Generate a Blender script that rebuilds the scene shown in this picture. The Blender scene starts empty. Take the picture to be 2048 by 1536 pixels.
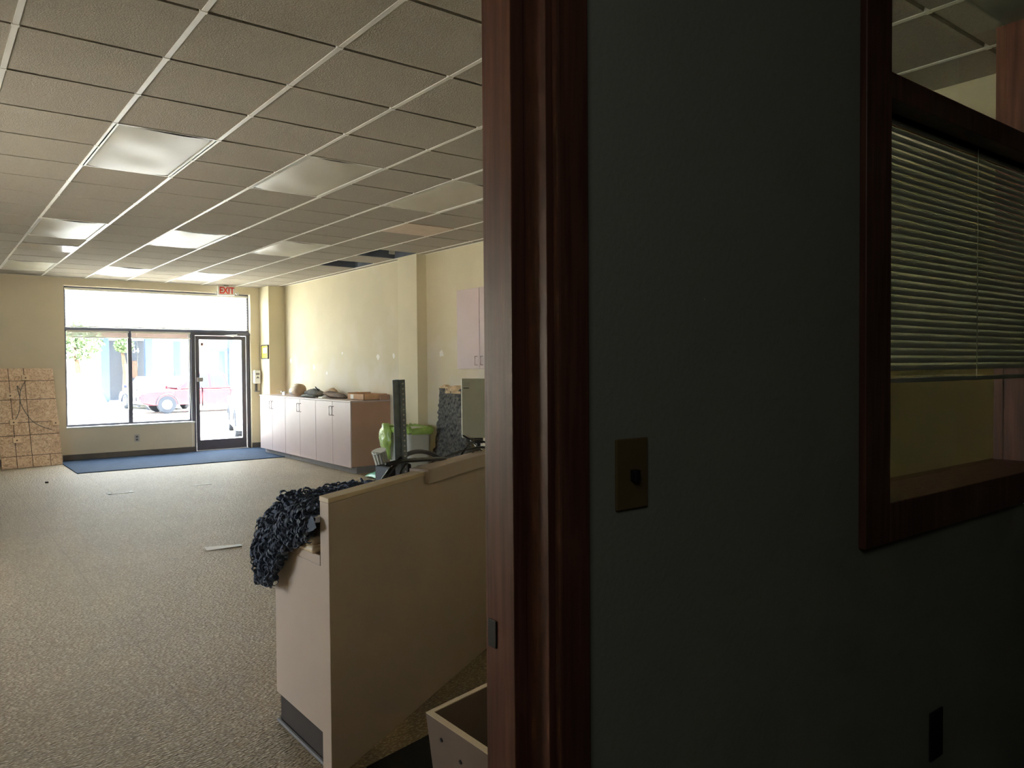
import bpy, bmesh, math, random
from mathutils import Vector, Matrix
random.seed(7)
SC = bpy.context.scene
COL = SC.collection
D2R = math.radians
# ------------------------------------------------------------------ camera, world, sun, exposure
cam_d = bpy.data.cameras.new('camera'); cam = bpy.data.objects.new('camera', cam_d); COL.objects.link(cam)
cam_d.sensor_width = 36.0; cam_d.lens = 36.0 * 1540.39 / 2048.0; cam_d.clip_start = 0.02; cam_d.clip_end = 400
rgt = Vector((0.79201094, -0.61046317, -0.00730650)); dwn = Vector((-0.02035906, -0.01444867, -0.99968832)); fwd = Vector((0.61016733, 0.79191285, -0.02387196))
mw = Matrix.Identity(4)
for i in range(3):
    mw[i][0] = rgt[i]; mw[i][1] = -dwn[i]; mw[i][2] = -fwd[i]
mw[0][3], mw[1][3], mw[2][3] = 0.0, 0.0, 1.5
cam.matrix_world = mw
SC.camera = cam
SC.view_settings.view_transform = 'Standard'; SC.view_settings.look = 'None'
SC.view_settings.gamma = 1.0; SC.view_settings.use_curve_mapping = False
SC.view_settings.exposure = 0.4
w = bpy.data.worlds.new('sky'); SC.world = w; w.use_nodes = True
bg = w.node_tree.nodes['Background']; bg.inputs['Color'].default_value = (0.80, 0.90, 1.0, 1); bg.inputs['Strength'].default_value = 14.0
sun_d = bpy.data.lights.new('sun', 'SUN'); sun_d.energy = 120.0; sun_d.angle = D2R(0.6); sun_d.color = (1.0, 0.95, 0.86)
sun = bpy.data.objects.new('sun', sun_d); COL.objects.link(sun)
sun.rotation_euler = Vector((-0.45, -0.04, -0.89)).to_track_quat('-Z', 'Y').to_euler(); sun.location = (20, 20, 30)
for _n, _loc, _rot, _sx, _sy in (('daylight_portal_front', (3.39, 14.46, 1.5), (math.pi / 2, 0, math.pi), 3.0, 2.8), ('daylight_portal_side', (-2.06, 5.9, 1.5), (math.pi / 2, 0, -math.pi / 2), 2.6, 1.2)):
    _l = bpy.data.lights.new(_n, 'AREA'); _l.shape = 'RECTANGLE'; _l.size = _sx; _l.size_y = _sy; _l.cycles.is_portal = True
    _o = bpy.data.objects.new(_n, _l); COL.objects.link(_o); _o.location = _loc; _o.rotation_euler = _rot
try:
    SC.cycles.use_denoising = True
    SC.cycles.max_bounces = 14; SC.cycles.diffuse_bounces = 8; SC.cycles.glossy_bounces = 4
    SC.cycles.transparent_max_bounces = 16; SC.cycles.caustics_reflective = False
    SC.cycles.sample_clamp_indirect = 12.0
except Exception:
    pass

# ------------------------------------------------------------------ materials
def lin(c):
    return tuple(((x / 255) / 12.92 if x / 255 <= 0.04045 else ((x / 255 + 0.055) / 1.055) ** 2.4) for x in c)
def mat(name, rgb, rough=0.6, metal=0.0, noise=0.0, nscale=8.0, bump=0.0, bscale=200.0, spec=0.5, stretch=None, trans=0.0, rgb2=None):
    m = bpy.data.materials.new(name); m.use_nodes = True
    nt = m.node_tree; b = nt.nodes['Principled BSDF']
    c = lin(rgb) + (1,)
    b.inputs['Base Color'].default_value = c; b.inputs['Roughness'].default_value = rough
    b.inputs['Metallic'].default_value = metal; b.inputs['Specular IOR Level'].default_value = spec
    b.inputs['Transmission Weight'].default_value = trans
    tc = nt.nodes.new('ShaderNodeTexCoord'); mp = nt.nodes.new('ShaderNodeMapping'); nt.links.new(tc.outputs['Object'], mp.inputs['Vector'])
    if stretch: mp.inputs['Scale'].default_value = stretch
    n = nt.nodes.new('ShaderNodeTexNoise'); n.inputs['Scale'].default_value = nscale; n.inputs['Detail'].default_value = 5
    nt.links.new(mp.outputs['Vector'], n.inputs['Vector'])
    mx = nt.nodes.new('ShaderNodeMix'); mx.data_type = 'RGBA'
    a = max(noise, 0.03)
    c2 = lin(rgb2) if rgb2 else tuple(x * (1 - a) for x in c[:3])
    c1 = lin(rgb) if rgb2 else tuple(min(1, x * (1 + a)) for x in c[:3])
    mx.inputs['A'].default_value = c1 + (1,); mx.inputs['B'].default_value = c2 + (1,)
    rp = nt.nodes.new('ShaderNodeValToRGB'); rp.color_ramp.elements[0].position = 0.35; rp.color_ramp.elements[1].position = 0.65
    nt.links.new(n.outputs['Fac'], rp.inputs['Fac']); nt.links.new(rp.outputs['Color'], mx.inputs['Factor'])
    nt.links.new(mx.outputs['Result'], b.inputs['Base Color'])
    if bump:
        n2 = nt.nodes.new('ShaderNodeTexNoise'); n2.inputs['Scale'].default_value = bscale; n2.inputs['Detail'].default_value = 3
        nt.links.new(mp.outputs['Vector'], n2.inputs['Vector'])
        bp = nt.nodes.new('ShaderNodeBump'); bp.inputs['Strength'].default_value = bump; bp.inputs['Distance'].default_value = 0.01
        nt.links.new(n2.outputs['Fac'], bp.inputs['Height']); nt.links.new(bp.outputs['Normal'], b.inputs['Normal'])
    return m
def glass_mat(name, tint=(1, 1, 1), refl=0.06, rough=0.0):
    m = bpy.data.materials.new(name); m.use_nodes = True; nt = m.node_tree
    for x in list(nt.nodes): nt.nodes.remove(x)
    o = nt.nodes.new('ShaderNodeOutputMaterial'); t = nt.nodes.new('ShaderNodeBsdfTransparent'); t.inputs['Color'].default_value = tuple(tint) + (1,)
    g = nt.nodes.new('ShaderNodeBsdfGlossy'); g.inputs['Roughness'].default_value = rough
    fw = nt.nodes.new('ShaderNodeLayerWeight'); fw.inputs['Blend'].default_value = 0.5
    fp = nt.nodes.new('ShaderNodeMath'); fp.operation = 'POWER'; fp.inputs[1].default_value = 5.0; nt.links.new(fw.outputs['Facing'], fp.inputs[0])
    fr = nt.nodes.new('ShaderNodeMath'); fr.operation = 'MULTIPLY_ADD'; fr.inputs[1].default_value = 0.7; fr.inputs[2].default_value = 0.03; nt.links.new(fp.outputs[0], fr.inputs[0])
    ms = nt.nodes.new('ShaderNodeMixShader'); nt.links.new(fr.outputs[0], ms.inputs[0]); nt.links.new(t.outputs[0], ms.inputs[1]); nt.links.new(g.outputs[0], ms.inputs[2])
    nt.links.new(ms.outputs[0], o.inputs['Surface'])
    return m

M_wall = mat('beige_wall_paint', (216, 207, 178), 0.75, noise=0.04, nscale=1.2, bump=0.08, bscale=60, spec=0.2)
M_wallf = mat('greige_front_wall_paint', (228, 218, 194), 0.8, noise=0.03, nscale=1.5, bump=0.08, bscale=60, spec=0.2)
M_office = mat('grey_green_office_paint', (160, 160, 148), 0.75, noise=0.03, nscale=2, bump=0.1, bscale=90, spec=0.15)
M_ofloor = mat('dark_office_carpet', (70, 66, 62), 0.95, noise=0.2, nscale=60, bump=0.4, bscale=300)
M_tile = mat('mineral_fibre_tile', (150, 143, 132), 0.95, noise=0.07, nscale=90, bump=0.5, bscale=140, spec=0.1)
M_tee = mat('white_painted_tee', (238, 236, 228), 0.35, noise=0.02, spec=0.5)
M_plenum = mat('dark_plenum', (70, 76, 88), 0.9, noise=0.1)
M_duct = mat('galvanised_duct', (190, 190, 188), 0.4, metal=0.6, noise=0.1)
M_lens = mat('white_acrylic_lens', (176, 172, 156), 0.42, noise=0.015, nscale=3, spec=0.6)
M_base = mat('dark_rubber_base', (96, 92, 90), 0.6, noise=0.05)
M_bronze = mat('dark_bronze_aluminium', (92, 92, 104), 0.4, metal=0.3, noise=0.04)  # bronze lightened, window glare put into the frame colour
M_wood = mat('red_brown_stained_wood', (108, 68, 54), 0.42, noise=0.28, nscale=10, stretch=(6, 6, 0.35), bump=0.05, bscale=30, spec=0.4)
M_lam = mat('pinkish_laminate', (184, 166, 164), 0.4, noise=0.02, nscale=3, spec=0.4)
M_lamb = mat('brown_laminate_side', (176, 142, 122), 0.55, noise=0.05, nscale=3, spec=0.3)  # toned browner than the door laminate
M_desk = mat('beige_desk_laminate', (200, 182, 166), 0.5, noise=0.03, nscale=4, spec=0.35)
M_cap = mat('tan_desk_cap', (222, 202, 172), 0.45, noise=0.04, nscale=5)
M_kick = mat('grey_toe_kick', (120, 116, 116), 0.6, noise=0.05)
M_dkick = mat('dark_toe_kick', (66, 56, 50), 0.7, noise=0.05)
M_handle = mat('brown_wire_handle', (112, 84, 78), 0.4, metal=0.5, noise=0.03)
M_white = mat('white_plastic', (236, 236, 232), 0.4, noise=0.02)
M_ivory = mat('ivory_plastic', (118, 96, 62), 0.5, noise=0.04)
M_black = mat('black_plastic', (26, 27, 30), 0.5, noise=0.08)
M_cable = mat('black_rubber_cable', (22, 23, 26), 0.28, noise=0.05, spec=0.6)
M_net = mat('navy_black_webbing', (76, 85, 102), 0.7, noise=0.2, nscale=20)  # bluish haze put into the webbing colour
M_post = mat('slate_painted_steel', (146, 158, 172), 0.45, metal=0.2, noise=0.12, nscale=30)
M_greybox = mat('grey_green_painted_metal', (186, 186, 164), 0.5, noise=0.03)
M_slabt = mat('torn_tan_backing', (206, 178, 140), 0.9, noise=0.12, nscale=20, bump=0.5, bscale=60)
M_slab = mat('charcoal_carpet_backing', (112, 108, 100), 0.9, noise=0.45, nscale=26, bump=1.0, bscale=45, rgb2=(54, 56, 56))
M_can = mat('pale_grey_bin_plastic', (188, 190, 180), 0.45, noise=0.03)
M_bag = mat('lime_green_bag', (160, 192, 104), 0.3, noise=0.1, nscale=14, bump=0.4, bscale=30)
M_mint = mat('mint_plastic_sheet', (120, 196, 168), 0.35, noise=0.06)
M_tube = mat('white_fluted_plastic', (246, 244, 232), 0.4, noise=0.03)
M_paper = mat('white_paper', (236, 234, 226), 0.8, noise=0.02)
M_card = mat('cardboard', (200, 160, 124), 0.8, noise=0.06, nscale=12)
M_red = mat('exit_red', (214, 62, 44), 0.5, noise=0.02)
M_yellow = mat('yellow_print', (240, 214, 60), 0.6, noise=0.03)
M_cloth = mat('grey_work_cloth', (112, 112, 108), 0.9, noise=0.3, nscale=12)
M_clothb = mat('brown_leather', (120, 100, 84), 0.8, noise=0.3, nscale=12)
M_tan = mat('tan_disc', (196, 170, 138), 0.6, noise=0.06)
M_steel = mat('bright_steel', (190, 190, 190), 0.3, metal=0.8, noise=0.03)
M_blind = mat('white_blind_slat', (232, 230, 220), 0.5, noise=0.02)
M_blindo = mat('cream_office_blind', (206, 204, 182), 0.45, noise=0.03, spec=0.5)
M_rug = mat('blue_entry_carpet', (46, 66, 94), 0.95, noise=0.25, nscale=6, bump=0.6, bscale=250, stretch=(1, 4, 1))
M_conc = mat('pale_concrete', (226, 220, 208), 0.9, noise=0.06, nscale=2)
M_asph = mat('sunlit_asphalt', (172, 169, 164), 0.95, noise=0.08, nscale=1)
M_stucco = mat('white_stucco', (220, 214, 200), 0.9, noise=0.04, nscale=2)
M_bluepaint = mat('blue_painted_column', (36, 56, 84), 0.6, noise=0.05)
M_bluedk = mat('dark_blue_storefront', (18, 28, 42), 0.4, noise=0.1)
M_brownb = mat('brown_notice_board', (72, 48, 36), 0.7, noise=0.08)
M_leaf = mat('tree_leaf', (74, 92, 60), 0.7, noise=0.3, nscale=3)
M_bark = mat('tree_bark', (84, 66, 52), 0.9, noise=0.3, nscale=8, bump=0.5)
M_truck = mat('red_car_paint', (92, 2, 30), 0.3, noise=0.02, spec=0.6)
M_wcar = mat('white_car_paint', (230, 232, 236), 0.25, noise=0.02, spec=0.6)
M_bcar = mat('dark_grey_car_paint', (48, 54, 78), 0.3, noise=0.03, spec=0.6)
M_cglass = mat('car_glass', (8, 24, 58), 0.3, noise=0.04, spec=0.7)
M_tyre = mat('tyre_rubber', (30, 36, 48), 0.8, noise=0.1)
G_win = glass_mat('window_glass', (0.97, 0.99, 0.98)); G_int = glass_mat('interior_glass', (0.92, 0.95, 0.9))

def osb_mat():
    m = bpy.data.materials.new('osb_strands'); m.use_nodes = True; nt = m.node_tree; b = nt.nodes['Principled BSDF']
    tc = nt.nodes.new('ShaderNodeTexCoord'); mp = nt.nodes.new('ShaderNodeMapping'); nt.links.new(tc.outputs['Object'], mp.inputs['Vector'])
    n = nt.nodes.new('ShaderNodeTexNoise'); n.inputs['Scale'].default_value = 14; n.inputs['Distortion'].default_value = 2.5; n.inputs['Detail'].default_value = 2
    nt.links.new(mp.outputs['Vector'], n.inputs['Vector'])
    r = nt.nodes.new('ShaderNodeValToRGB'); e = r.color_ramp.elements
    e[0].position = 0.30; e[0].color = lin((190, 156, 128)) + (1,); e[1].position = 0.70; e[1].color = lin((246, 226, 204)) + (1,)
    x = r.color_ramp.elements.new(0.5); x.color = lin((228, 198, 170)) + (1,)
    nt.links.new(n.outputs['Fac'], r.inputs['Fac']); nt.links.new(r.outputs['Color'], b.inputs['Base Color']); b.inputs['Roughness'].default_value = 0.8
    return m
M_osb = osb_mat()
def carpet_mat():
    m = bpy.data.materials.new('loop_pile_carpet'); m.use_nodes = True; nt = m.node_tree; b = nt.nodes['Principled BSDF']
    L = nt.links.new
    tc = nt.nodes.new('ShaderNodeTexCoord')
    mp = nt.nodes.new('ShaderNodeMapping'); mp.inputs['Scale'].default_value = (1, 2.2, 1); mp.inputs['Rotation'].default_value = (0, 0, 0.3); L(tc.outputs['Object'], mp.inputs['Vector'])
    v = nt.nodes.new('ShaderNodeTexVoronoi'); v.inputs['Scale'].default_value = 60; L(mp.outputs['Vector'], v.inputs['Vector'])
    n = nt.nodes.new('ShaderNodeTexNoise'); n.inputs['Scale'].default_value = 45; n.inputs['Detail'].default_value = 4; L(mp.outputs['Vector'], n.inputs['Vector'])
    n2 = nt.nodes.new('ShaderNodeTexNoise'); n2.inputs['Scale'].default_value = 1.3; n2.inputs['Detail'].default_value = 4; L(tc.outputs['Object'], n2.inputs['Vector'])
    # square carpet-tile seams
    sx = nt.nodes.new('ShaderNodeSeparateXYZ'); L(tc.outputs['Object'], sx.inputs[0])
    def seam(sock):
        a = nt.nodes.new('ShaderNodeMath'); a.operation = 'PINGPONG'; a.inputs[1].default_value = 0.457; L(sock, a.inputs[0])
        g = nt.nodes.new('ShaderNodeMath'); g.operation = 'LESS_THAN'; g.inputs[1].default_value = 0.005; L(a.outputs[0], g.inputs[0]); return g
    a, c = seam(sx.outputs['X']), seam(sx.outputs['Y'])
    sm = nt.nodes.new('ShaderNodeMath'); sm.operation = 'MAXIMUM'; L(a.outputs[0], sm.inputs[0]); L(c.outputs[0], sm.inputs[1])
    sc = nt.nodes.new('ShaderNodeMath'); sc.operation = 'MULTIPLY'; sc.inputs[1].default_value = 0.22; L(sm.outputs[0], sc.inputs[0])
    ad = nt.nodes.new('ShaderNodeMath'); ad.operation = 'ADD'; L(v.outputs['Distance'], ad.inputs[0]); L(n.outputs['Fac'], ad.inputs[1])
    r = nt.nodes.new('ShaderNodeValToRGB'); e = r.color_ramp.elements
    e[0].position = 0.45; e[0].color = lin((230, 212, 182)) + (1,); e[1].position = 1.25 if False else 1.0; e[1].color = lin((156, 136, 108)) + (1,)
    L(ad.outputs[0], r.inputs['Fac'])
    mx = nt.nodes.new('ShaderNodeMix'); mx.data_type = 'RGBA'; mx.blend_type = 'MULTIPLY'; mx.inputs['Factor'].default_value = 0.25
    L(r.outputs['Color'], mx.inputs['A']); L(n2.outputs['Fac'], mx.inputs['B'])
    m2 = nt.nodes.new('ShaderNodeMix'); m2.data_type = 'RGBA'; L(sc.outputs[0], m2.inputs['Factor']); L(mx.outputs['Result'], m2.inputs['A']); m2.inputs['B'].default_value = lin((90, 78, 64)) + (1,)
    L(m2.outputs['Result'], b.inputs['Base Color']); b.inputs['Roughness'].default_value = 0.6; b.inputs['Specular IOR Level'].default_value = 0.5
    bp = nt.nodes.new('ShaderNodeBump'); bp.inputs['Strength'].default_value = 0.8; bp.inputs['Distance'].default_value = 0.012; bp.invert = True
    L(ad.outputs[0], bp.inputs['Height']); L(bp.outputs['Normal'], b.inputs['Normal'])
    return m
M_carpet = carpet_mat()
def patched_wall():
    m = mat('patched_wall_paint', (208, 198, 168), 0.7, noise=0.05, nscale=1.2, bump=0.1, bscale=40, spec=0.25)
    nt = m.node_tree; b = nt.nodes['Principled BSDF']; L = nt.links.new
    src = b.inputs['Base Color'].links[0].from_socket
    tc = nt.nodes.new('ShaderNodeTexCoord'); sx = nt.nodes.new('ShaderNodeSeparateXYZ'); L(tc.outputs['Object'], sx.inputs[0])
    n = nt.nodes.new('ShaderNodeTexNoise'); n.inputs['Scale'].default_value = 2.6; n.inputs['Detail'].default_value = 6; L(tc.outputs['Object'], n.inputs['Vector'])
    mr = nt.nodes.new('ShaderNodeMapRange'); mr.inputs['From Min'].default_value = 2.3; mr.inputs['From Max'].default_value = 1.3; mr.inputs['To Min'].default_value = 0; mr.inputs['To Max'].default_value = 0.26
    L(sx.outputs['Z'], mr.inputs['Value'])
    ad = nt.nodes.new('ShaderNodeMath'); ad.operation = 'ADD'; L(n.outputs['Fac'], ad.inputs[0]); L(mr.outputs['Result'], ad.inputs[1])
    r = nt.nodes.new('ShaderNodeValToRGB'); r.color_ramp.elements[0].position = 0.60; r.color_ramp.elements[1].position = 0.85; L(ad.outputs[0], r.inputs['Fac'])
    k = nt.nodes.new('ShaderNodeMath'); k.operation = 'MULTIPLY'; k.inputs[1].default_value = 0.75; L(r.outputs['Color'], k.inputs[0])
    mx = nt.nodes.new('ShaderNodeMix'); mx.data_type = 'RGBA'; L(k.outputs[0], mx.inputs['Factor']); L(src, mx.inputs['A']); mx.inputs['B'].default_value = lin((212, 204, 188)) + (1,)
    L(mx.outputs['Result'], b.inputs['Base Color'])
    return m
M_wallr = patched_wall()

# ------------------------------------------------------------------ mesh helpers
class MB:
    def __init__(s): s.v = []; s.f = []; s.mi = []
    def add(s, vs, fs, mi=0):
        o = len(s.v); s.v += [tuple(v) for v in vs]; s.f += [tuple(i + o for i in f) for f in fs]; s.mi += [mi] * len(fs); return s
    def box(s, x0, x1, y0, y1, z0, z1, T=None, mi=0):
        vs = [Vector(p) for p in ((x0, y0, z0), (x1, y0, z0), (x1, y1, z0), (x0, y1, z0), (x0, y0, z1), (x1, y0, z1), (x1, y1, z1), (x0, y1, z1))]
        if T is not None: vs = [T @ v for v in vs]
        return s.add(vs, ((0, 3, 2, 1), (4, 5, 6, 7), (0, 1, 5, 4), (1, 2, 6, 5), (2, 3, 7, 6), (3, 0, 4, 7)), mi)
    def prism(s, poly, z0, z1, T=None):      # poly in xy, ccw
        n = len(poly); vs = [Vector((x, y, z0)) for x, y in poly] + [Vector((x, y, z1)) for x, y in poly]
        if T is not None: vs = [T @ v for v in vs]
        return s.add(vs, [tuple(reversed(range(n))), tuple(range(n, 2 * n))] + [(i, (i + 1) % n, n + (i + 1) % n, n + i) for i in range(n)])
    def loft(s, rings, caps=True, closed=True):
        n = len(rings[0]); vs = [p for r in rings for p in r]; fs = []
        m = n if closed else n - 1
        for k in range(len(rings) - 1):
            for i in range(m): fs.append((k * n + i, k * n + (i + 1) % n, (k + 1) * n + (i + 1) % n, (k + 1) * n + i))
        if caps: fs += [tuple(reversed(range(n))), tuple(range((len(rings) - 1) * n, len(rings) * n))]
        return s.add(vs, fs)
    def tube(s, pts, r, n=8, caps=True):
        pts = [Vector(p) for p in pts]; rings = []; up = Vector((0, 0, 1))
        for i, p in enumerate(pts):
            t = (pts[min(i + 1, len(pts) - 1)] - pts[max(i - 1, 0)]).normalized()
            a = t.cross(up)
            if a.length < 0.05: a = t.cross(Vector((1, 0, 0)))
            a.normalize(); b = t.cross(a).normalized(); up = -b if abs(t.z) > 0.99 else up
            rr = r[i] if isinstance(r, (list, tuple)) else r
            rings.append([p + a * math.cos(2 * math.pi * k / n) * rr + b * math.sin(2 * math.pi * k / n) * rr for k in range(n)])
        return s.loft(rings, caps)
    def cyl(s, p0, p1, r0, r1=None, n=24):
        return s.tube([p0, p1], [r0, r0 if r1 is None else r1], n)
    def build(s, name, m, parent=None, bevel=0.0, smooth=False, seg=2, subsurf=0):
        me = bpy.data.meshes.new(name); me.from_pydata(s.v, [], s.f); me.update()
        bm = bmesh.new(); bm.from_mesh(me); bmesh.ops.recalc_face_normals(bm, faces=bm.faces); bm.to_mesh(me); bm.free()
        ms = m if isinstance(m, (list, tuple)) else [m]
        for x in ms: me.materials.append(x)
        for p, i in zip(me.polygons, s.mi): p.material_index = i
        if smooth: me.polygons.foreach_set('use_smooth', [True] * len(me.polygons))
        o = bpy.data.objects.new(name, me); COL.objects.link(o)
        if parent is not None: o.parent = parent; o.matrix_parent_inverse = parent.matrix_basis.inverted()
        if bevel:
            b = o.modifiers.new('bevel', 'BEVEL'); b.width = bevel; b.segments = seg; b.limit_method = 'ANGLE'
        if subsurf:
            q = o.modifiers.new('sub', 'SUBSURF'); q.levels = subsurf; q.render_levels = subsurf
        return o
def B(*a, **k): return MB().box(*a, **k)
def tag(o, label=None, cat=None, group=None, kind=None):
    if label: o['label'] = label
    if cat: o['category'] = cat
    if group: o['group'] = group
    if kind: o['kind'] = kind
    return o
def thing(name, label, cat, loc, group=None):
    o = bpy.data.objects.new(name, None); COL.objects.link(o); o.location = loc; o.empty_display_size = 0.1
    return tag(o, label, cat, group)
def struct(o): o['kind'] = 'structure'; return o
def copy_tree(o, parent=None):
    c = o.copy(); COL.objects.link(c)
    if parent is not None: c.parent = parent
    for ch in o.children: copy_tree(ch, c)
    return c
def spl(pts, n=8):
    P = [Vector(p) for p in pts]; P = [P[0] * 2 - P[1]] + P + [P[-1] * 2 - P[-2]]; out = []
    for i in range(1, len(P) - 2):
        for k in range(n):
            t = k / n; a, b, c, d = P[i - 1], P[i], P[i + 1], P[i + 2]
            out.append(0.5 * ((2 * b) + (c - a) * t + (2 * a - 5 * b + 4 * c - d) * t * t + (3 * b - a - 3 * c + d) * t ** 3))
    return out + [P[-2]]
def text(name, body, m, size, loc, rx, rz, parent, mirror=False, ext=0.002, sx=1.0, bold=0.0):
    cu = bpy.data.curves.new(name, 'FONT'); cu.body = body; cu.size = size; cu.extrude = ext; cu.align_x = 'CENTER'; cu.align_y = 'CENTER'; cu.offset = bold
    t = bpy.data.objects.new(name, cu); COL.objects.link(t)
    bpy.context.view_layer.update()
    me = bpy.data.meshes.new_from_object(t.evaluated_get(bpy.context.evaluated_depsgraph_get()))
    bpy.data.objects.remove(t)
    T = Matrix.Translation(loc) @ Matrix.Rotation(rz, 4, 'Z') @ Matrix.Rotation(rx, 4, 'X') @ Matrix.Diagonal((-sx if mirror else sx, 1, 1, 1))
    me.transform(T); me.materials.clear(); me.materials.append(m)
    o = bpy.data.objects.new(name, me); COL.objects.link(o)
    if parent is not None: o.parent = parent; o.matrix_parent_inverse = parent.matrix_basis.inverted()
    return o

# ------------------------------------------------------------------ main room shell
CZ = 2.983; YW = 14.3; XR = 5.37; XL = -2.0; YN0, YN1 = 0.9, 1.05; XB = 4.42; YB = 3.7
struct(B(XL - .1, XR + .1, 0.98, YW + .2, -0.12, 0.0).build('floor', M_carpet))
# front wall with storefront opening
ow0, ow1, ox2 = 1.886, 4.90, 3.875
wf = MB().box(XL, ow0, YW, YW + .17, 0, 3.5).box(ow0, ow1, YW, YW + .17, 2.855, 3.5).box(ow1, XR + .1, YW, YW + .17, 0, 3.5).box(ow0, ox2, YW, YW + .17, 0, 0.53)
struct(wf.build('wall_front', M_wallf))
struct(B(ow0 - .0, ox2 + .01, YW - .015, YW + .06, 0.528, 0.548).build('trim_1', M_white, bevel=.004))
# right wall, pilaster, corner column, rear bump-out
SPK = [(13.55, 1.62, .05), (12.52, 1.50, .055), (10.2, 1.64, .045), (9.72, 1.655, .04), (8.46, 1.665, .05), (11.4, 1.72, .03), (12.0, 1.40, .03)]
wr_ = struct(B(XR, XR + .1, YB, YW, 0, 3.5).build('wall_right', M_wallr))
for y, z, r in SPK:
    q = [(XR - .0015, y + r * random.uniform(.6, 1.2) * math.cos(a), z + r * random.uniform(.6, 1.2) * math.sin(a)) for a in [k * math.pi / 6 for k in range(12)]]
    MB().loft([q, [(XR + .001, b, c) for _, b, c in q]]).build('spackle_patch', M_paper, wr_)
struct(B(5.22, XR, 8.816, 9.32, 0, 3.0).build('trim_2', M_wall, bevel=.003))
struct(B(5.07, XR, 13.82, YW, 0, 3.0).build('trim_3', M_wall, bevel=.003))
struct(MB().box(XB, XR + .1, YB - .1, YB, 0, 3.5).box(XB, XB + .1, YN1, YB - .1, 0, 3.5).build('wall_back_right', M_wall))
SY0, SY1 = 4.6, 7.2  # opening for an unseen side window, added to bring in daylight
struct(MB().box(XL - .1, XL, -2.7, SY0, 0, 3.5).box(XL - .1, XL, SY1, YW + .17, 0, 3.5).box(XL - .1, XL, SY0, SY1, 0, .9).box(XL - .1, XL, SY0, SY1, 2.1, 3.5).build('wall_left', M_wallf))
m = MB()
for a, b in ((SY0, SY0 + .06), (SY1 - .06, SY1), (5.87, 5.93)): m.box(XL - .08, XL - .02, a, b, .9, 2.1)
struct(m.box(XL - .08, XL - .02, SY0, SY1, .9, .96).box(XL - .08, XL - .02, SY0, SY1, 2.04, 2.1).build('window_5', M_bronze))
struct(MB().box(2.9, XB, YB - .1, YB, 0, 2.4).box(2.9, 2.98, 1.75, YB - .1, 0, 2.4).build('wall_partition', M_wall))  # unseen partition added to keep daylight off the wall beyond the interior window
# ceiling: tiles with lapped edges, missing tiles at two places
cx0, cy0, TX, TY = 0.971, 5.163, 0.61, 0.606
holes = {(6, 6), (6, 8)}
lights = [(0, 0), (2, 0), (4, 0), (0, 6), (2, 6), (4, 6), (0, 12), (2, 12), (4, 12)]
lset = {(c, r + k) for c, r in lights for k in (0, 1)}
panels = {(0, 9): None, (5, 3): None}
cm = MB()
for c in range(-5, 8):
    for r in range(-8, 17):
        if (c, r) in holes or (c, r) in lset or (c, r) in panels: continue
        x0, x1 = max(cx0 + c * TX, XL), min(cx0 + (c + 1) * TX, XR); y0, y1 = max(cy0 + r * TY, YN1), min(cy0 + (r + 1) * TY, YW)
        if x1 - x0 < .01 or y1 - y0 < .01: continue
        g = .018
        xa, xb, ya, yb = x0 + .004, x1 - .004, y0 + g * .5, y1 - g * .5
        dz = random.uniform(-.0012, .0012)
        vs = [(x0, y0, CZ + .02), (x1, y0, CZ + .02), (x1, y1, CZ + .02), (x0, y1, CZ + .02),
              (xa, ya, CZ + .02), (xb, ya, CZ + .02), (xb, yb, CZ + .02), (xa, yb, CZ + .02),
              (xa, ya + .002, CZ + dz), (xb, ya + .002, CZ - dz), (xb, yb - .002, CZ - dz), (xa, yb - .002, CZ + dz)]
        fs = [(0, 1, 5, 4), (1, 2, 6, 5), (2, 3, 7, 6), (3, 0, 4, 7), (4, 5, 9, 8), (5, 6, 10, 9), (6, 7, 11, 10), (7, 4, 8, 11), (8, 9, 10, 11)]
        cm.add(vs, fs)
ce = cm.build('ceiling', M_tile); struct(ce)
tm = MB()
for c in range(-4, 8):
    x = cx0 + c * TX
    if x > XR - .02: continue
    y = YN1 + .02; r = 0
    tm.box(x - .012, x + .012, YN1, YW, CZ - .004, CZ + .02)
    for r in range(-6, 16):
        yy = cy0 + r * TY
        tm.box(x - .015, x + .015, yy - .012, yy + .012, CZ - .006, CZ + .01)
tm.box(XL, XR, YW - .03, YW, CZ - .004, CZ + .006); tm.box(XR - .02, XR, YB, YW, CZ - .004, CZ + .006)
struct(tm.build('trim_4', M_tee))
struct(MB().box(XL - .1, XR + .1, -2.8, YW + .17, 3.5, 3.56).build('ceiling_plenum_deck', M_plenum))
hb = MB()
for c, r in holes:
    x0, x1, y0, y1 = cx0 + c * TX + .01, cx0 + (c + 1) * TX - .03, cy0 + r * TY + .02, cy0 + (r + 1) * TY - .02
    hb.box(x0, x1, y1, y1 + .01, CZ, CZ + .12).box(x1, x1 + .01, y0, y1, CZ, CZ + .12)
struct(hb.build('trim_5', M_plenum))
dt = tag(B(4.98, 5.06, 9.1, 9.12, CZ + .01, CZ + .3).build('duct_strap', M_duct), 'pale metal strap hanging inside the nearer ceiling opening', 'metal strap')

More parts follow.
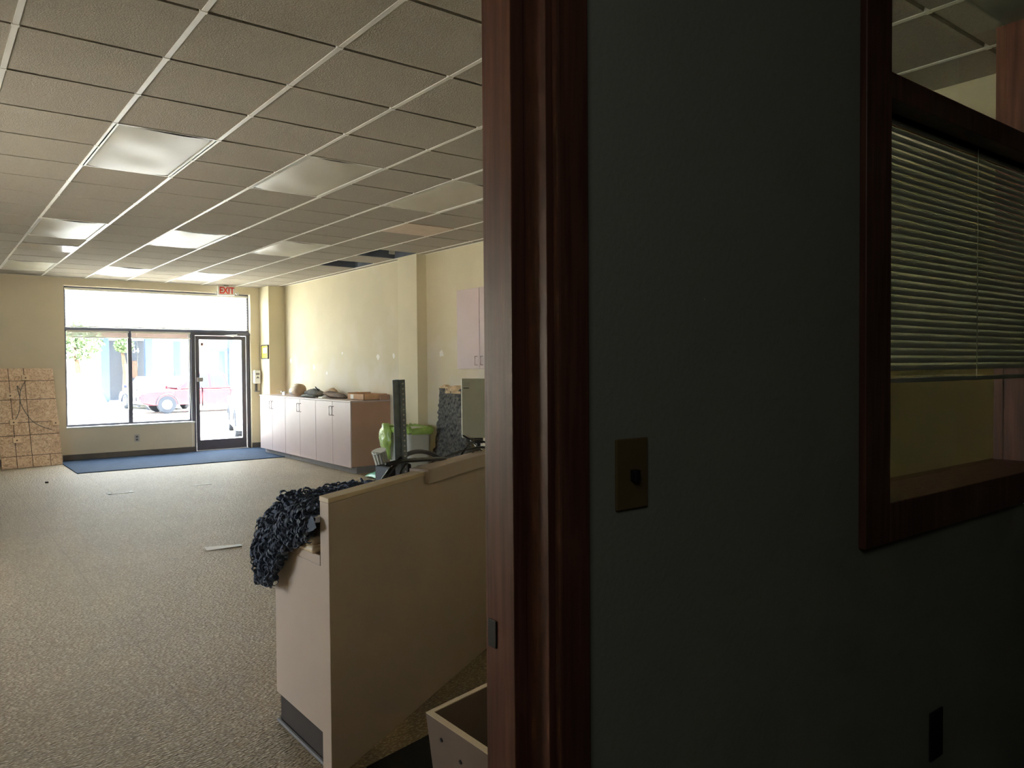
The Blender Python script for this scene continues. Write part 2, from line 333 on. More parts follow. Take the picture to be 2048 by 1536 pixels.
# ceiling lights
def make_lens(x0, x1, y0, y1, ph):
    m = MB(); nx, ny = 14, 26; vs = []
    for j in range(ny + 1):
        for i in range(nx + 1):
            u, v = i / nx, j / ny
            s = math.sin(math.pi * u) ** .7 * math.sin(math.pi * min(1, v * 0.86 + .07)) ** .5
            z = CZ + .004 - .028 * s - .006 * math.sin(7 * v + 3 * u + ph) * s - .005 * math.sin(13 * v - 5 * u + ph) * u * (1 - u) * 3
            vs.append((x0 + (x1 - x0) * u, y0 + (y1 - y0) * v, z))
    W = nx + 1
    fs = [(j * W + i, j * W + i + 1, (j + 1) * W + i + 1, (j + 1) * W + i) for j in range(ny) for i in range(nx)]
    return m.add(vs, fs)
names = {(0, 0): 'large sagging ceiling light nearest at upper left of the room', (2, 0): 'sagging ceiling light in the near row, middle one of three', (4, 0): 'ceiling light in the near row, partly behind the brown door jamb',
         (0, 6): 'ceiling light in the second row, leftmost, beside a glossy panel', (2, 6): 'ceiling light in the second row, middle one', (4, 6): 'ceiling light in the second row, rightmost, nearest the open ceiling hole',
         (0, 12): 'ceiling light at the far left close to the front wall', (2, 12): 'bright ceiling light above the left storefront window', (4, 12): 'bright ceiling light nearest the exit sign'}
for c, r in lights:
    x0, x1, y0, y1 = cx0 + c * TX, cx0 + (c + 1) * TX, cy0 + r * TY, cy0 + (r + 2) * TY
    vis = (c, r) in names
    t = thing('ceiling_light', names.get((c, r), 'recessed ceiling light outside the picture at the near or left side'), 'ceiling light', ((x0 + x1) / 2, (y0 + y1) / 2, CZ), 'recessed ceiling lights')
    fr = MB().box(x0 + .004, x0 + .024, y0, y1, CZ - .004, CZ + .02).box(x1 - .024, x1 - .004, y0, y1, CZ - .004, CZ + .02).box(x0, x1, y0, y0 + .014, CZ - .003, CZ + .02).box(x0, x1, y1 - .014, y1, CZ - .003, CZ + .02)
    fr.build('frame', M_tee, t)
    B(x0, x1, y0, y1, CZ + .09, CZ + .1).build('housing', M_plenum, t)
    make_lens(x0 + .026, x1 - .026, y0 + .015, y1 - .03, c * 1.3 + r * .7).build('diffuser', M_lens, t, smooth=True)
for (c, r), k in zip(panels, (0, 1)):
    x0, x1, y0, y1 = cx0 + c * TX, cx0 + (c + 1) * TX, cy0 + r * TY, cy0 + (r + 1) * TY
    m = [mat('glossy_vent_plate', (150, 144, 140), 0.18, noise=0.02, spec=0.8), mat('pinkish_vent_plate', (190, 170, 152), 0.5, noise=0.06, nscale=10)][k]
    tag(B(x0 + .014, x1 - .014, y0 + .01, y1 - .02, CZ - .006, CZ + .01).build('ceiling_panel', m, bevel=.003),
        ['grey glossy square panel between two ceiling lights at far left', 'pinkish square ceiling panel just beyond the right near light'][k], 'ceiling panel')

# baseboards
struct(B(ow0 - .06, ox2, YW - .012, YW, 0, 0.10).build('baseboard_front', M_base))
struct(MB().box(ow1, 5.07, YW - .012, YW, 0, .10).box(5.058, 5.07, 13.81, YW, 0, .1).box(5.058, XR, 13.808, 13.82, 0, .1).build('baseboard_corner', M_base))
struct(B(XR - .012, XR, YB, 9.84 - .1, 0, .10).build('baseboard_right', M_base))
struct(B(XL, 1.0, YW - .012, YW, 0, 0.10).build('baseboard_left', M_base))

# ------------------------------------------------------------------ storefront
FY = YW + .10
def frame_rect(m, x0, x1, z0, z1, w, y0=FY, y1=FY + .05):
    m.box(x0, x1, y0, y1, z0, z0 + w).box(x0, x1, y0, y1, z1 - w, z1).box(x0, x0 + w, y0, y1, z0 + w, z1 - w).box(x1 - w, x1, y0, y1, z0 + w, z1 - w)
TZ0, TZ1 = 2.14, 2.212
def window(n, x0, x1, z0, z1, wd=.028):
    o = bpy.data.objects.new('window_%d' % n, None); COL.objects.link(o); o.location = ((x0 + x1) / 2, FY, z0); struct(o)
    m = MB(); frame_rect(m, x0, x1, z0, z1, wd); m.build('frame', M_bronze, o, bevel=.003)
    B(x0 + wd, x1 - wd, FY + .022, FY + .028, z0 + wd, z1 - wd).build('pane', G_win, o)
    return o
w1 = window(1, ow0, ow1, TZ0 + .01, 2.853, .034)
w2 = window(2, ow0, 2.865, .548, TZ0 + .01, .034)
w3 = window(3, 2.865, 3.86, .548, TZ0 + .01, .034)
text('lettering', '101', M_black, .085, (4.37, FY + .02, 2.29), math.pi / 2, 0, w1, mirror=True, ext=.001)
# door frame and door
dfm = MB().box(3.86, 3.925, FY - .03, FY + .06, 0, TZ0 + .01).box(4.84, 4.90, FY - .03, FY + .06, 0, TZ0 + .01).box(3.925, 4.84, FY - .03, FY + .06, 2.085, TZ0 + .01)
struct(dfm.build('trim_6', M_bronze, bevel=.003))
dr = bpy.data.objects.new('door_1', None); COL.objects.link(dr); dr.location = (4.83, FY, .02); struct(dr)
m = MB().box(3.935, 4.0, FY - .02, FY + .025, .02, 2.075).box(4.755, 4.83, FY - .02, FY + .025, .02, 2.075).box(4.0, 4.755, FY - .02, FY + .025, .02, .20).box(4.0, 4.755, FY - .02, FY + .025, 2.01, 2.075)
m.build('leaf', M_bronze, dr, bevel=.004)
B(4.0, 4.755, FY, FY + .006, .2, 2.01).build('pane', G_win, dr)
B(4.66, 4.95, FY - .065, FY - .03, 2.09, 2.13).build('closer', M_bronze, dr, bevel=.006)
MB().tube([(4.6, FY - .06, 2.07), (4.42, FY - .13, 2.085), (4.66, FY - .08, 2.10)], .008).build('closer_arm', M_steel, dr)
B(3.945, 4.05, FY - .06, FY - .02, 1.25, 1.33).build('lock_case', M_steel, dr, bevel=.006)
MB().tube([(4.03, FY - .02, .80), (4.03, FY - .07, .83), (4.03, FY - .07, 1.13), (4.03, FY - .02, 1.16)], .011).build('pull_handle', M_black, dr, smooth=True)
B(4.03, 4.075, FY - .003, FY - .001, 1.90, 1.95).build('sticker', M_handle, dr)
B(4.12, 4.17, FY - .003, FY - .001, 1.86, 1.868).build('sticker', M_handle, dr)
struct(B(3.925, 4.84, YW - .02, YW + .17, -.0, .018).build('trim_7', M_steel, bevel=.003))

# window blinds
def slats(m, x0, x1, y, z0, z1, pitch, depth, tilt, T=.0012):
    n = int((z1 - z0) / pitch)
    for k in range(n + 1):
        z = z1 - k * pitch; c, s = math.cos(tilt) * depth / 2, math.sin(tilt) * depth / 2
        pts = [(-1, 0), (-.5, .0022), (0, .003), (.5, .0022), (1, 0)]
        nx, nz = -math.sin(tilt), math.cos(tilt)
        up = [(y + a * c + b * nx, z + a * s + b * nz) for a, b in pts]; lo = [(yy - nx * T, zz - nz * T) for yy, zz in up]
        ring = up + lo[::-1]
        m.loft([[(x0, yy, zz) for yy, zz in ring], [(x1, yy, zz) for yy, zz in ring]])
    return m
t = thing('window_blind', 'long white mini blind over the full-width transom window', 'blind', (3.39, FY - .03, 2.82))
B(ow0 + .02, ow1 - .03, FY - .05, FY - .015, 2.79, 2.82).build('headrail', M_blind, t, bevel=.003)
slats(MB(), ow0 + .025, ow1 - .035, FY - .032, 2.215, 2.785, .05, .024, D2R(6)).build('slats', M_blind, t)
B(ow0 + .02, ow1 - .03, FY - .045, FY - .02, 2.188, 2.203).build('bottom_rail', M_blind, t, bevel=.003)
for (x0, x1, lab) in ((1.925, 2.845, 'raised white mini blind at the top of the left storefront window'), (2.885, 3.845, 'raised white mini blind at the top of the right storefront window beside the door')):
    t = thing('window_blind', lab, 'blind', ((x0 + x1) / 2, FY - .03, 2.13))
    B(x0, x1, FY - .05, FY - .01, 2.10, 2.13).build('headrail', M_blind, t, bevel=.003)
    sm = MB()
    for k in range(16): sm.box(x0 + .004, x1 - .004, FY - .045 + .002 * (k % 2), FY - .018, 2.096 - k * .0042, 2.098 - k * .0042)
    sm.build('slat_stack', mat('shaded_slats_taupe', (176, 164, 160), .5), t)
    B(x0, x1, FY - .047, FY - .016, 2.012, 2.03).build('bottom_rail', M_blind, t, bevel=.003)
    wnd = MB().tube([(x0 + .08, FY - .055, 2.10), (x0 + .085, FY - .06, 1.45)], .004); wnd.build('tilt_wand', M_white, t)
    xx = x1 - .02
    pts = [(xx, FY - .055, 2.1), (xx, FY - .06, 1.0), (xx, YW - .03, .56), (xx + .005, YW - .035, .10)] if x0 > 2.5 else [(xx, FY - .055, 2.1), (xx, FY - .06, .8)]
    MB().tube(pts, .004).build('pull_cord', M_white, t)
# exit sign
t = thing('exit_sign', 'white sign with red EXIT letters hung above the front door', 'exit sign', (4.43, YW - .15, 2.98))
B(4.27, 4.57, YW - .17, YW - .12, 2.80, 2.965).build('housing', M_white, t, bevel=.006)
B(4.38, 4.46, YW - .16, YW - .13, 2.965, 2.985).build('canopy', M_kick, t)
text('lettering', 'EXIT', M_red, .165, (4.425, YW - .1725, 2.883), math.pi / 2, 0, t, sx=.78, bold=.004)
for s in (-1, 1):
    x = 4.42 + s * .18
    o = MB().cyl((x, YW - .15, 2.845), (x + s * .01, YW - .2, 2.835), .02, .026, 16).build('lamp_head', M_white, t, smooth=True)
tag(bpy.data.objects.new('x', None)) if False else None
# soap dispenser
t = thing('soap_dispenser', 'white wall soap dispenser with a grey drip tray right of the front door', 'soap dispenser', (5.0, YW, 1.2))
B(4.93, 5.045, YW - .10, YW - .001, 1.20, 1.45).build('cover', M_white, t, bevel=.02, seg=4)
B(4.955, 5.02, YW - .102, YW - .098, 1.36, 1.40).build('window_strip', M_kick, t)
MB().prism([(4.955, 0), (5.02, 0), (4.988, .04)], 0, .003, Matrix.Translation((0, YW - .101, 1.30)) @ Matrix.Rotation(math.pi / 2, 4, 'X')).build('push_mark', M_kick, t)
B(4.95, 5.03, YW - .09, YW - .001, 1.05, 1.065).build('drip_tray', M_kick, t, bevel=.004)
B(4.97, 5.01, YW - .012, YW - .001, 1.065, 1.2).build('back_plate', M_kick, t)
# framed notice on the corner column
t = thing('framed_notice', 'small yellow notice in a black frame on the corner column', 'framed notice', (5.06, 14.01, 1.78))
MB().box(5.05, 5.069, 13.84, 14.18, 1.655, 1.672).box(5.05, 5.069, 13.84, 14.18, 1.895, 1.912).box(5.05, 5.069, 13.84, 13.858, 1.655, 1.912).box(5.05, 5.069, 14.162, 14.18, 1.655, 1.912).build('frame', M_black, t)
B(5.056, 5.066, 13.858, 14.162, 1.672, 1.895).build('print', M_yellow, t)
B(5.054, 5.0565, 13.90, 14.10, 1.76, 1.86).build('printed_block', M_paper, t)
# wall outlet under the window
def outlet(name, lab, x, y, z, wd, ht, mp, ms):
    t = thing(name, lab, 'outlet', (x, y, z))
    B(x - wd / 2, x + wd / 2, y - .007, y - .0005, z - ht / 2, z + ht / 2).build('cover_plate', mp, t, bevel=.002)
    for s in (-1, 1): B(x - wd * .22, x + wd * .22, y - .009, y - .006, z + s * ht * .2 - ht * .13, z + s * ht * .2 + ht * .13).build('socket', ms, t, bevel=.002)
outlet('power_outlet', 'ivory power outlet in the low wall under the storefront window', 2.93, YW, .31, .085, .125, mat('pale_ivory_plate', (206, 200, 188), .5), M_kick)

# ------------------------------------------------------------------ entry carpet, strand board
tag(MB().prism([(1.765, 12.47), (4.82, 12.47), (4.82, 13.435), (5.05, 13.435), (5.05, YW - .013), (1.765, YW - .013)], 0.001, .012).build('entry_carpet', M_rug, bevel=.003), 'blue ribbed entry carpet along the storefront', 'entry carpet')
H, Wd = 1.56, 1.2
ang = math.asin(.40 / H)
T = Matrix.Translation((1.77, 13.86, .004)) @ Matrix.Rotation(D2R(1.0) + math.atan2(-.12, .8) * 0 + D2R(8.5), 4, 'Z') @ Matrix.Rotation(-ang, 4, 'X')
brd = thing('strand_board', 'tall strand board with square saw lines leaning on the front wall', 'strand board', (1.35, 13.85, 0))
MB().box(-.82, 0, 0, .018, 0, H, T).build('panel', M_osb, brd)
gm = MB()
for z in (.18, .52 - .02, .70, 1.06, 1.36): gm.box(-.82, 0, -.0015, .001, z - .005, z + .005, T)
for x in (-.25 - .16, -.62): gm.box(x - .005, x + .005, -.0015, .001, 0, H, T)
gm.box(-.17, -.162, -.0015, .001, 0, .18, T)
gm.build('saw_lines', M_clothb, brd)
pts_ok = False
for x, z in ((-.40, 1.40), (-.63, 1.12), (-.62, .70), (-.05, .66), (-.60, .42)):
    b_ = MB().box(x - .05, x + .05, -.03, -.001, z - .035, z + .045, T).build('wood_block', mat('pale_pine_block', (240, 214, 184), .8) if not pts_ok else bpy.data.materials['pale_pine_block'], brd, bevel=.003)
    pts_ok = True
    MB().cyl(T @ Vector((x, -.034, z)), T @ Vector((x, -.029, z)), .012, n=10).build('screw', M_clothb, b_)
for pts in ([(-.42, 1.33), (-.48, 1.2), (-.50, 1.05), (-.46, .9), (-.38, .74), (-.3, .66), (-.2, .6), (-.1, .56)], [(-.50, 1.05), (-.52, .9), (-.58, .76), (-.66, .70)], [(-.48, 1.2), (-.52, 1.28), (-.50, 1.1)]):
    MB().tube([T @ Vector((p.x, -.006, p.y)) for p in [Vector((a, b, 0)) for a, b in [(q.x, q.y) for q in spl([(a, b, 0) for a, b in pts], 5)]]], .0045, 5).build('cord', M_cloth, brd)

# papers and debris on the floor
tag(MB().add([(1.84, 6.50, .004), (2.12, 6.46, .012), (2.135, 6.56, .004), (1.85, 6.60, .014)], [(0, 1, 2, 3)]).add([(1.84, 6.50, .003), (2.12, 6.46, .011), (2.135, 6.56, .003), (1.85, 6.60, .013)], [(3, 2, 1, 0)]).build('paper_sheet', M_paper), 'white paper scrap on the carpet nearest the desk', 'paper')
tag(MB().box(2.77, 2.97, 10.21, 10.26, .001, .004).build('paper_strip', M_paper), 'thin pale strip on the carpet, right of the window debris', 'paper strip')
tag(MB().box(1.76, 2.05, 10.16, 10.19, .001, .004).box(1.76, 1.80, 10.16, 10.3, .001, .004).box(2.0, 2.04, 10.16, 10.28, .001, .004).build('paper_strip', M_paper), 'broken pale outline strip on the carpet in front of the blue entry carpet', 'paper strip')
tag(B(1.29, 1.33, 11.73, 11.77, .0, .02).build('debris_bit', M_black, bevel=.006), 'tiny dark lump on the carpet in front of the strand board', 'debris')
# scuff line pieces
# ------------------------------------------------------------------ base cabinets
CX0, CX1 = 4.745, 5.06
ys = [9.84, 11.03, 12.25, 13.42]
labs = ['base cabinet nearest the desk with a brown bare end panel', 'middle one of three pinkish two-door base cabinets', 'base cabinet farthest away, beside the front door']
for k in range(3):
    y0, y1 = ys[k], ys[k + 1]
    t = thing('base_cabinet', labs[k], 'cabinet', (CX0, (y0 + y1) / 2, 0), 'base cabinets along the right wall')
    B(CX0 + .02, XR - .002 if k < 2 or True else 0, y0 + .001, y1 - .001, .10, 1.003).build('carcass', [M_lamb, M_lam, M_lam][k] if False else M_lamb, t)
    B(CX0 + .085, XR - .01, y0 + .003, y1 - .003, 0, .10).build('toe_kick', M_kick, t)
    ym = (y0 + y1) / 2
    for s, (a, b) in enumerate(((y0 + .004, ym - .003), (ym + .003, y1 - .004))):
        d = B(CX0, CX0 + .019, a, b, .09, 1.0).build('door', M_lam, t, bevel=.002)
        hy = ym - .045 if s == 0 else ym + .045
        z0, z1 = .80, .93
        MB().tube([(CX0 + .001, hy, z0), (CX0 - .03, hy, z0), (CX0 - .03, hy, z1), (CX0 + .001, hy, z1)], .005, 6).build('handle', M_handle, d)
ct = tag(B(CX0 - .006, XR - .001, 9.83, 13.43, 1.004, 1.024).build('countertop', M_lam, bevel=.002), 'long pinkish countertop over the base cabinets, cluttered with tools', 'countertop')
# wall cabinet
t = thing('wall_cabinet', 'pinkish two-door wall cabinet high on the right wall', 'cabinet', (5.05, 7.1, 1.465))
B(5.068, XR - .002, 6.60, 7.615, 1.465, 2.392).build('carcass', M_lam, t)
for s, (a, b) in enumerate(((6.66, 7.151), (7.157, 7.613))):
    d = B(5.05, 5.068, a, b, 1.467, 2.39).build('door', M_lam, t, bevel=.002)
    hy = 7.154 + (-.06 if s == 0 else .05)
    MB().tube([(5.051, hy, 1.51), (5.02, hy, 1.51), (5.02, hy, 1.61), (5.051, hy, 1.61)], .004, 6).build('handle', M_handle, d)
B(5.10, XR - .005, 6.62, 7.1, 1.33, 1.46).build('under_shelf', M_lam, t, bevel=.002)

# things on the countertop
CT = 1.0245
t = tag(MB().tube([(4.90 + .035 * math.cos(a), 12.9 + .0, CT + .06 + .035 * math.sin(a)) for a in [i * math.pi / 8 for i in range(17)]], .004, 6).box(4.93, 5.0, 12.89, 12.91, CT + .05, CT + .062).box(4.97, 4.99, 12.85, 12.95, CT, CT + .06).build('wire_ring', M_steel), 'small wire ring at the far left end of the countertop', 'wire ring')
t = thing('work_light', 'round clamp work light with tan back lying on the countertop', 'work light', (4.95, 12.1, CT))
MB().tube([(4.98, 12.52, CT + .07), (4.97, 12.42, CT + .08), (4.96, 12.3, CT + .085), (4.95, 12.12, CT + .105)], [.06, .075, .05, .05], 20).build('reflector', M_steel, t, smooth=True)
MB().tube([(4.95, 12.30, CT + .085), (4.94, 12.22, CT + .105), (4.93, 12.05, CT + .105), (4.93, 12.0, CT + .1)], [.06, .105, .10, .06], 24).build('housing', M_tan, t, smooth=True)
def lump(name, lab, cat, m, pts, rad, seed):
    rr = random.Random(seed); mm = MB()
    P = spl(pts, 5)
    rings = []; n = 14
    for i, p in enumerate(P):
        t_ = (P[min(i + 1, len(P) - 1)] - P[max(i - 1, 0)]).normalized(); a = t_.cross(Vector((0, 0, 1))).normalized()
        e = math.sin(math.pi * (i + .6) / (len(P) + .2)) ** .45
        rings.append([p + a * math.cos(2 * math.pi * k / n) * rad[0] * e * rr.uniform(.8, 1.2) + Vector((0, 0, 1)) * max(-p.z + CT + .001, math.sin(2 * math.pi * k / n) * rad[1] * e * rr.uniform(.7, 1.3)) for k in range(n)])
    mm.loft(rings); return tag(mm.build(name, m, smooth=True), lab, cat)
lump('work_glove', 'dark grey crumpled work cloth beside the round work light', 'cloth', M_cloth, [(5.0, 11.95, CT + .05), (5.02, 11.8, CT + .07), (5.02, 11.6, CT + .06), (5.0, 11.45, CT + .04)], (.11, .06), 3)
lump('rag', 'beige crumpled rag on top of the countertop heap', 'rag', M_tan, [(5.24, 11.75, CT + .06), (5.25, 11.55, CT + .07), (5.24, 11.4, CT + .06)], (.08, .06), 5)
lump('tool_belt', 'brown leather tool belt stretched along the countertop', 'tool belt', M_clothb, [(5.04, 11.38, CT + .06), (5.06, 11.2, CT + .06), (5.05, 11.05, CT + .045), (5.03, 10.8, CT + .035), (5.02, 10.55, CT + .02)], (.09, .045), 8)
lump('dark_strap', 'dark folded strap lying in front of the tool belt', 'strap', M_cloth, [(4.83, 11.75, CT + .02), (4.83, 11.5, CT + .025), (4.84, 11.25, CT + .02)], (.045, .025), 9)
tag(MB().tube([(5.02, 11.55, CT + .1), (5.0, 11.62, CT + .16)], [.016, .008], 8).build('screwdriver', M_black), 'short black tool handle sticking up from the heap', 'tool')
tag(MB().box(4.82, 4.89, 10.95, 11.1, CT, CT + .025).build('note_pad', M_paper, bevel=.003), 'small white pad in front of the tool belt', 'pad')
pm = MB(); pv = []
for j in range(6):
    for i in range(8):
        u, v = i / 7, j / 5
        pv.append((5.19 + .15 * v, 10.77 - .32 * u, CT + .012 + .10 * (math.sin(2.2 * u + v) ** 2) * (1 - v * .3) + .012 * math.sin(9 * u + 4 * v)))
pm.add(pv, [(j * 8 + i, j * 8 + i + 1, (j + 1) * 8 + i + 1, (j + 1) * 8 + i) for j in range(5) for i in range(7)])
o = pm.build('plastic_wrap', M_paper, smooth=True); s_ = o.modifiers.new('solid', 'SOLIDIFY'); s_.thickness = .003
tag(o, 'crumpled white plastic wrap between tool belt and wooden tray', 'plastic wrap')
t = thing('open_tray', 'shallow wooden tray with papers at the near end of the countertop', 'tray', (5.18, 10.15, CT))
tx0, tx1, ty0, ty1 = 4.98, XR - .02, 9.90, 10.42
MB().box(tx0, tx1, ty0, ty1, CT, CT + .008).box(tx0, tx0 + .012, ty0, ty1, CT, CT + .085).box(tx1 - .012, tx1, ty0, ty1, CT, CT + .085).box(tx0, tx1, ty0, ty0 + .012, CT, CT + .085).box(tx0, tx1, ty1 - .012, ty1, CT, CT + .1).build('tray_body', M_card, t, bevel=.002)
B(tx0 - .0015, tx0 - .0005, 10.22, 10.32, CT + .012, CT + .075).build('paper_label', M_paper, t)
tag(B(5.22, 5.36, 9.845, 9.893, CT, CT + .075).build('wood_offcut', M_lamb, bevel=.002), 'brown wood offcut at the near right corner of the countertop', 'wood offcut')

# ------------------------------------------------------------------ leaning carpet slab, bin, sheet
sl = MB(); rr = random.Random(4); nx, nz = 16, 40; fr_, bk = [], []
for j in range(nz + 1):
    for i in range(nx + 1):
        u, v = i / nx, j / nz
        e = (rr.uniform(-.012, .012) if i in (0, nx) else 0); top = rr.uniform(-.015, .015) if j == nz else 0
        x = 5.20 + .12 * v + rr.uniform(-.012, .012); y = 8.40 - .74 * u + e
        z = 1.25 * v + top
        fr_.append((x - .02 - .03 * max(0, math.sin(5 * u + 6 * v)) ** 2, y, z)); bk.append((min(x + .03, 5.36), y, z))
W_ = nx + 1; n_ = len(fr_)
fs = [(j * W_ + i, j * W_ + i + 1, (j + 1) * W_ + i + 1, (j + 1) * W_ + i) for j in range(nz) for i in range(nx)]
fb = [tuple(n_ + q for q in reversed(f)) for f in fs]
ed = []
for j in range(nz): ed += [(j * W_, (j + 1) * W_, n_ + (j + 1) * W_, n_ + j * W_), (j * W_ + nx, n_ + j * W_ + nx, n_ + (j + 1) * W_ + nx, (j + 1) * W_ + nx)]
for i in range(nx): ed += [(nz * W_ + i, nz * W_ + i + 1, n_ + nz * W_ + i + 1, n_ + nz * W_ + i), (i, n_ + i, n_ + i + 1, i + 1)]
sl.add(fr_ + bk, fs); sl.mi = [1 if (k // nx > nz - 4 and 2 < k % nx < 11 and rr.random() < .85) or (k // nx == nz - 1 and k % nx < 3) else 0 for k in range(len(fs))]
sl.add([], []); o0 = 0
for f in fb: sl.f.append(f); sl.mi.append(0)
for k, f in enumerate(ed): sl.f.append(f); sl.mi.append(0 if k < 2 * nz and k % 2 else 1)
tag(sl.build('carpet_slab', [M_slab, M_slabt], smooth=False), 'rough charcoal carpet-backed slab with torn tan top leaning on the right wall', 'slab')
t = thing('rubbish_bin', 'pale grey bin lined with a lime green bag beside the pilaster', 'bin', (4.93, 8.55, 0))
def rrect(cx, cy, hx, hy, z, n=6, r=.07):
    out = []
    for q, (sx, sy) in enumerate(((1, 1), (-1, 1), (-1, -1), (1, -1))):
        for k in range(n): 
            a = math.pi / 2 * (q + k / (n - 1)); out.append((cx + sx * (hx - r) + r * math.cos(a), cy + sy * (hy - r) + r * math.sin(a), z))
    return out
cxb, cyb = 4.93, 8.55
MB().loft([rrect(cxb, cyb, .15, .22, 0), rrect(cxb, cyb, .17, .26, .35), rrect(cxb, cyb, .185, .27, .66), rrect(cxb, cyb, .195, .285, .70), rrect(cxb, cyb, .195, .285, .72)]).build('can', M_can, t, smooth=False, bevel=.004)
rb = random.Random(2); rings = []
for k, (g, z) in enumerate(((.006, .665), (.014, .69), (.012, .715), (.0, .745), (-.02, .73), (-.03, .70))):
    rings.append([(x + (x - cxb) * g * 5 * rb.uniform(.3, 1.6), y + (y - cyb) * g * 4 * rb.uniform(.0, 2.2), z2 + rb.uniform(-.022, .022)) for x, y, z2 in rrect(cxb, cyb, .195, .285, z, 10)])
MB().loft(rings, caps=False).build('bag_rim', M_bag, t, smooth=True)
bg_ = MB(); 
rings = []
for k in range(11):
    v = k / 10; cz = .77 - .45 * v; rad = (.05 + .07 * math.sin(math.pi * min(1, v * 1.2)) * (1 - .4 * v)) if v < .95 else .02
    rings.append([(cxb - .215 - .03 * math.sin(v * 3) + .04 * math.cos(a) * rb.uniform(.6, 1.3), cyb + .22 - .06 * v + rad * 1.25 * math.sin(a) * rb.uniform(.8, 1.25), cz + rb.uniform(-.015, .015)) for a in [2 * math.pi * q / 16 for q in range(16)]])
bg_.loft(rings).build('bag_overhang', M_bag, t, smooth=True)
sm = MB(); v_ = []
for j in range(7):
    for i in range(9):
        u, v = i / 8, j / 6
        v_.append((4.78 + .45 * u, 9.50 - .55 * v + .1 * u, .012 + .14 * math.sin(math.pi * u) * math.sin(math.pi * v * .9 + .2) + .012 * math.sin(11 * u + 5 * v)))
sm.add(v_, [(j * 9 + i, j * 9 + i + 1, (j + 1) * 9 + i + 1, (j + 1) * 9 + i) for j in range(6) for i in range(8)])
o = sm.build('plastic_sheet', M_mint, smooth=True); s_ = o.modifiers.new('solid', 'SOLIDIFY'); s_.thickness = .004
tag(o, 'mint green plastic sheet rumpled on the floor at the brown cabinet end', 'plastic sheet')

# ------------------------------------------------------------------ reception desk (angled)
P0 = Vector((1.15, 2.572, 0)); dd = Vector((.857, .515, 0)).normalized(); nn = Vector((-dd.y, dd.x, 0))   # nn: away from the camera side
dk = thing('reception_desk', 'angled beige reception desk with a raised back panel and tan cap', 'desk', (1.6, 3.0, 0))
def pt(s, q): v = P0 + dd * s + nn * q; return (v.x, v.y)
Ld = 1.85; th = .065
e0 = (1.15, 2.572); e1 = (1.15, 2.572 + th / abs(nn.y))
MB().prism([e0, pt(Ld, 0), pt(Ld, th), e1], 0.0, 1.012).build('back_panel', M_desk, dk, bevel=.003)
MB().prism([(e0[0] - .001, e0[1] - .002), pt(.74, -.002), pt(.74, th + .003), (e1[0] - .001, e1[1] + .002)], 1.012, 1.03).build('panel_cap', M_cap, dk, bevel=.002)
MB().prism([pt(.735, -.022), pt(Ld, -.022), pt(Ld, th + .015), pt(.735, th + .015)], .975, 1.042).build('raised_cap', M_desk, dk, bevel=.004)
body = [(1.152, e1[1]), pt(Ld, th), pt(Ld, .50), (1.152, 3.11)]
MB().prism(body, .155, .77).build('body', M_desk, dk, bevel=.003)
MB().prism([(1.19, e1[1] + .02), pt(Ld - .05, th + .02), pt(Ld - .05, .46), (1.19, 3.165)], 0, .155).build('toe_kick', M_dkick, dk)
MB().prism([(1.148, e1[1]), pt(Ld, th), pt(Ld, .62), (1.148, 3.13)], .772, .81).build('worktop', M_desk, dk, bevel=.003)
MB().tube([(1.18, e1[1] + .02, .008), (1.18, 3.17, .008)], .008, 6).build('base_bead', M_kick, dk)
WT = .811
# folded beige cloth on the worktop end
tag(MB().prism([(1.13, 2.67), (1.45, 2.84), (1.45, 3.02), (1.13, 2.93)], WT, WT + .03).prism([(1.135, 2.68), (1.44, 2.85), (1.43, 3.0), (1.135, 2.91)], WT + .03, WT + .06).build('folded_cloth', M_cap, bevel=.012, seg=3), 'folded beige cloth under the dark webbing at the desk end', 'folded cloth')
# webbing / rubber loop netting pile
rn = random.Random(11)
def hgt(x, y):    # height of the pile top over the worktop
    s = (Vector((x, y, 0)) - P0).dot(dd); q = (Vector((x, y, 0)) - P0).dot(nn)
    h = .150 + .022 * math.sin(5.3 * s + 1) - .03 * s
    h *= max(0.25, min(1, (1.35 - s) / .4)) * max(0, min(1, (.66 - q) / .10))
    h *= max(.08, min(1, (x - 1.10) / .16 + 1 - max(0, min(1, (y - 2.75) / .33))))
    return h
nm = MB(); gx, gy = 26, 14; gv = []
for j in range(gy + 1):
    for i in range(gx + 1):
        s = -.05 + 1.25 * i / gx; q = .075 + .51 * j / gy
        v = P0 + dd * s + nn * q
        z = WT + .004 + max(.0, hgt(v.x, v.y)) * .82 + rn.uniform(-.006, .006)
        gv.append((max(v.x, 1.12), v.y, z))
Wg = gx + 1; ng = len(gv)
gf = [(j * Wg + i, j * Wg + i + 1, (j + 1) * Wg + i + 1, (j + 1) * Wg + i) for j in range(gy) for i in range(gx)]
nm.add(gv, gf)
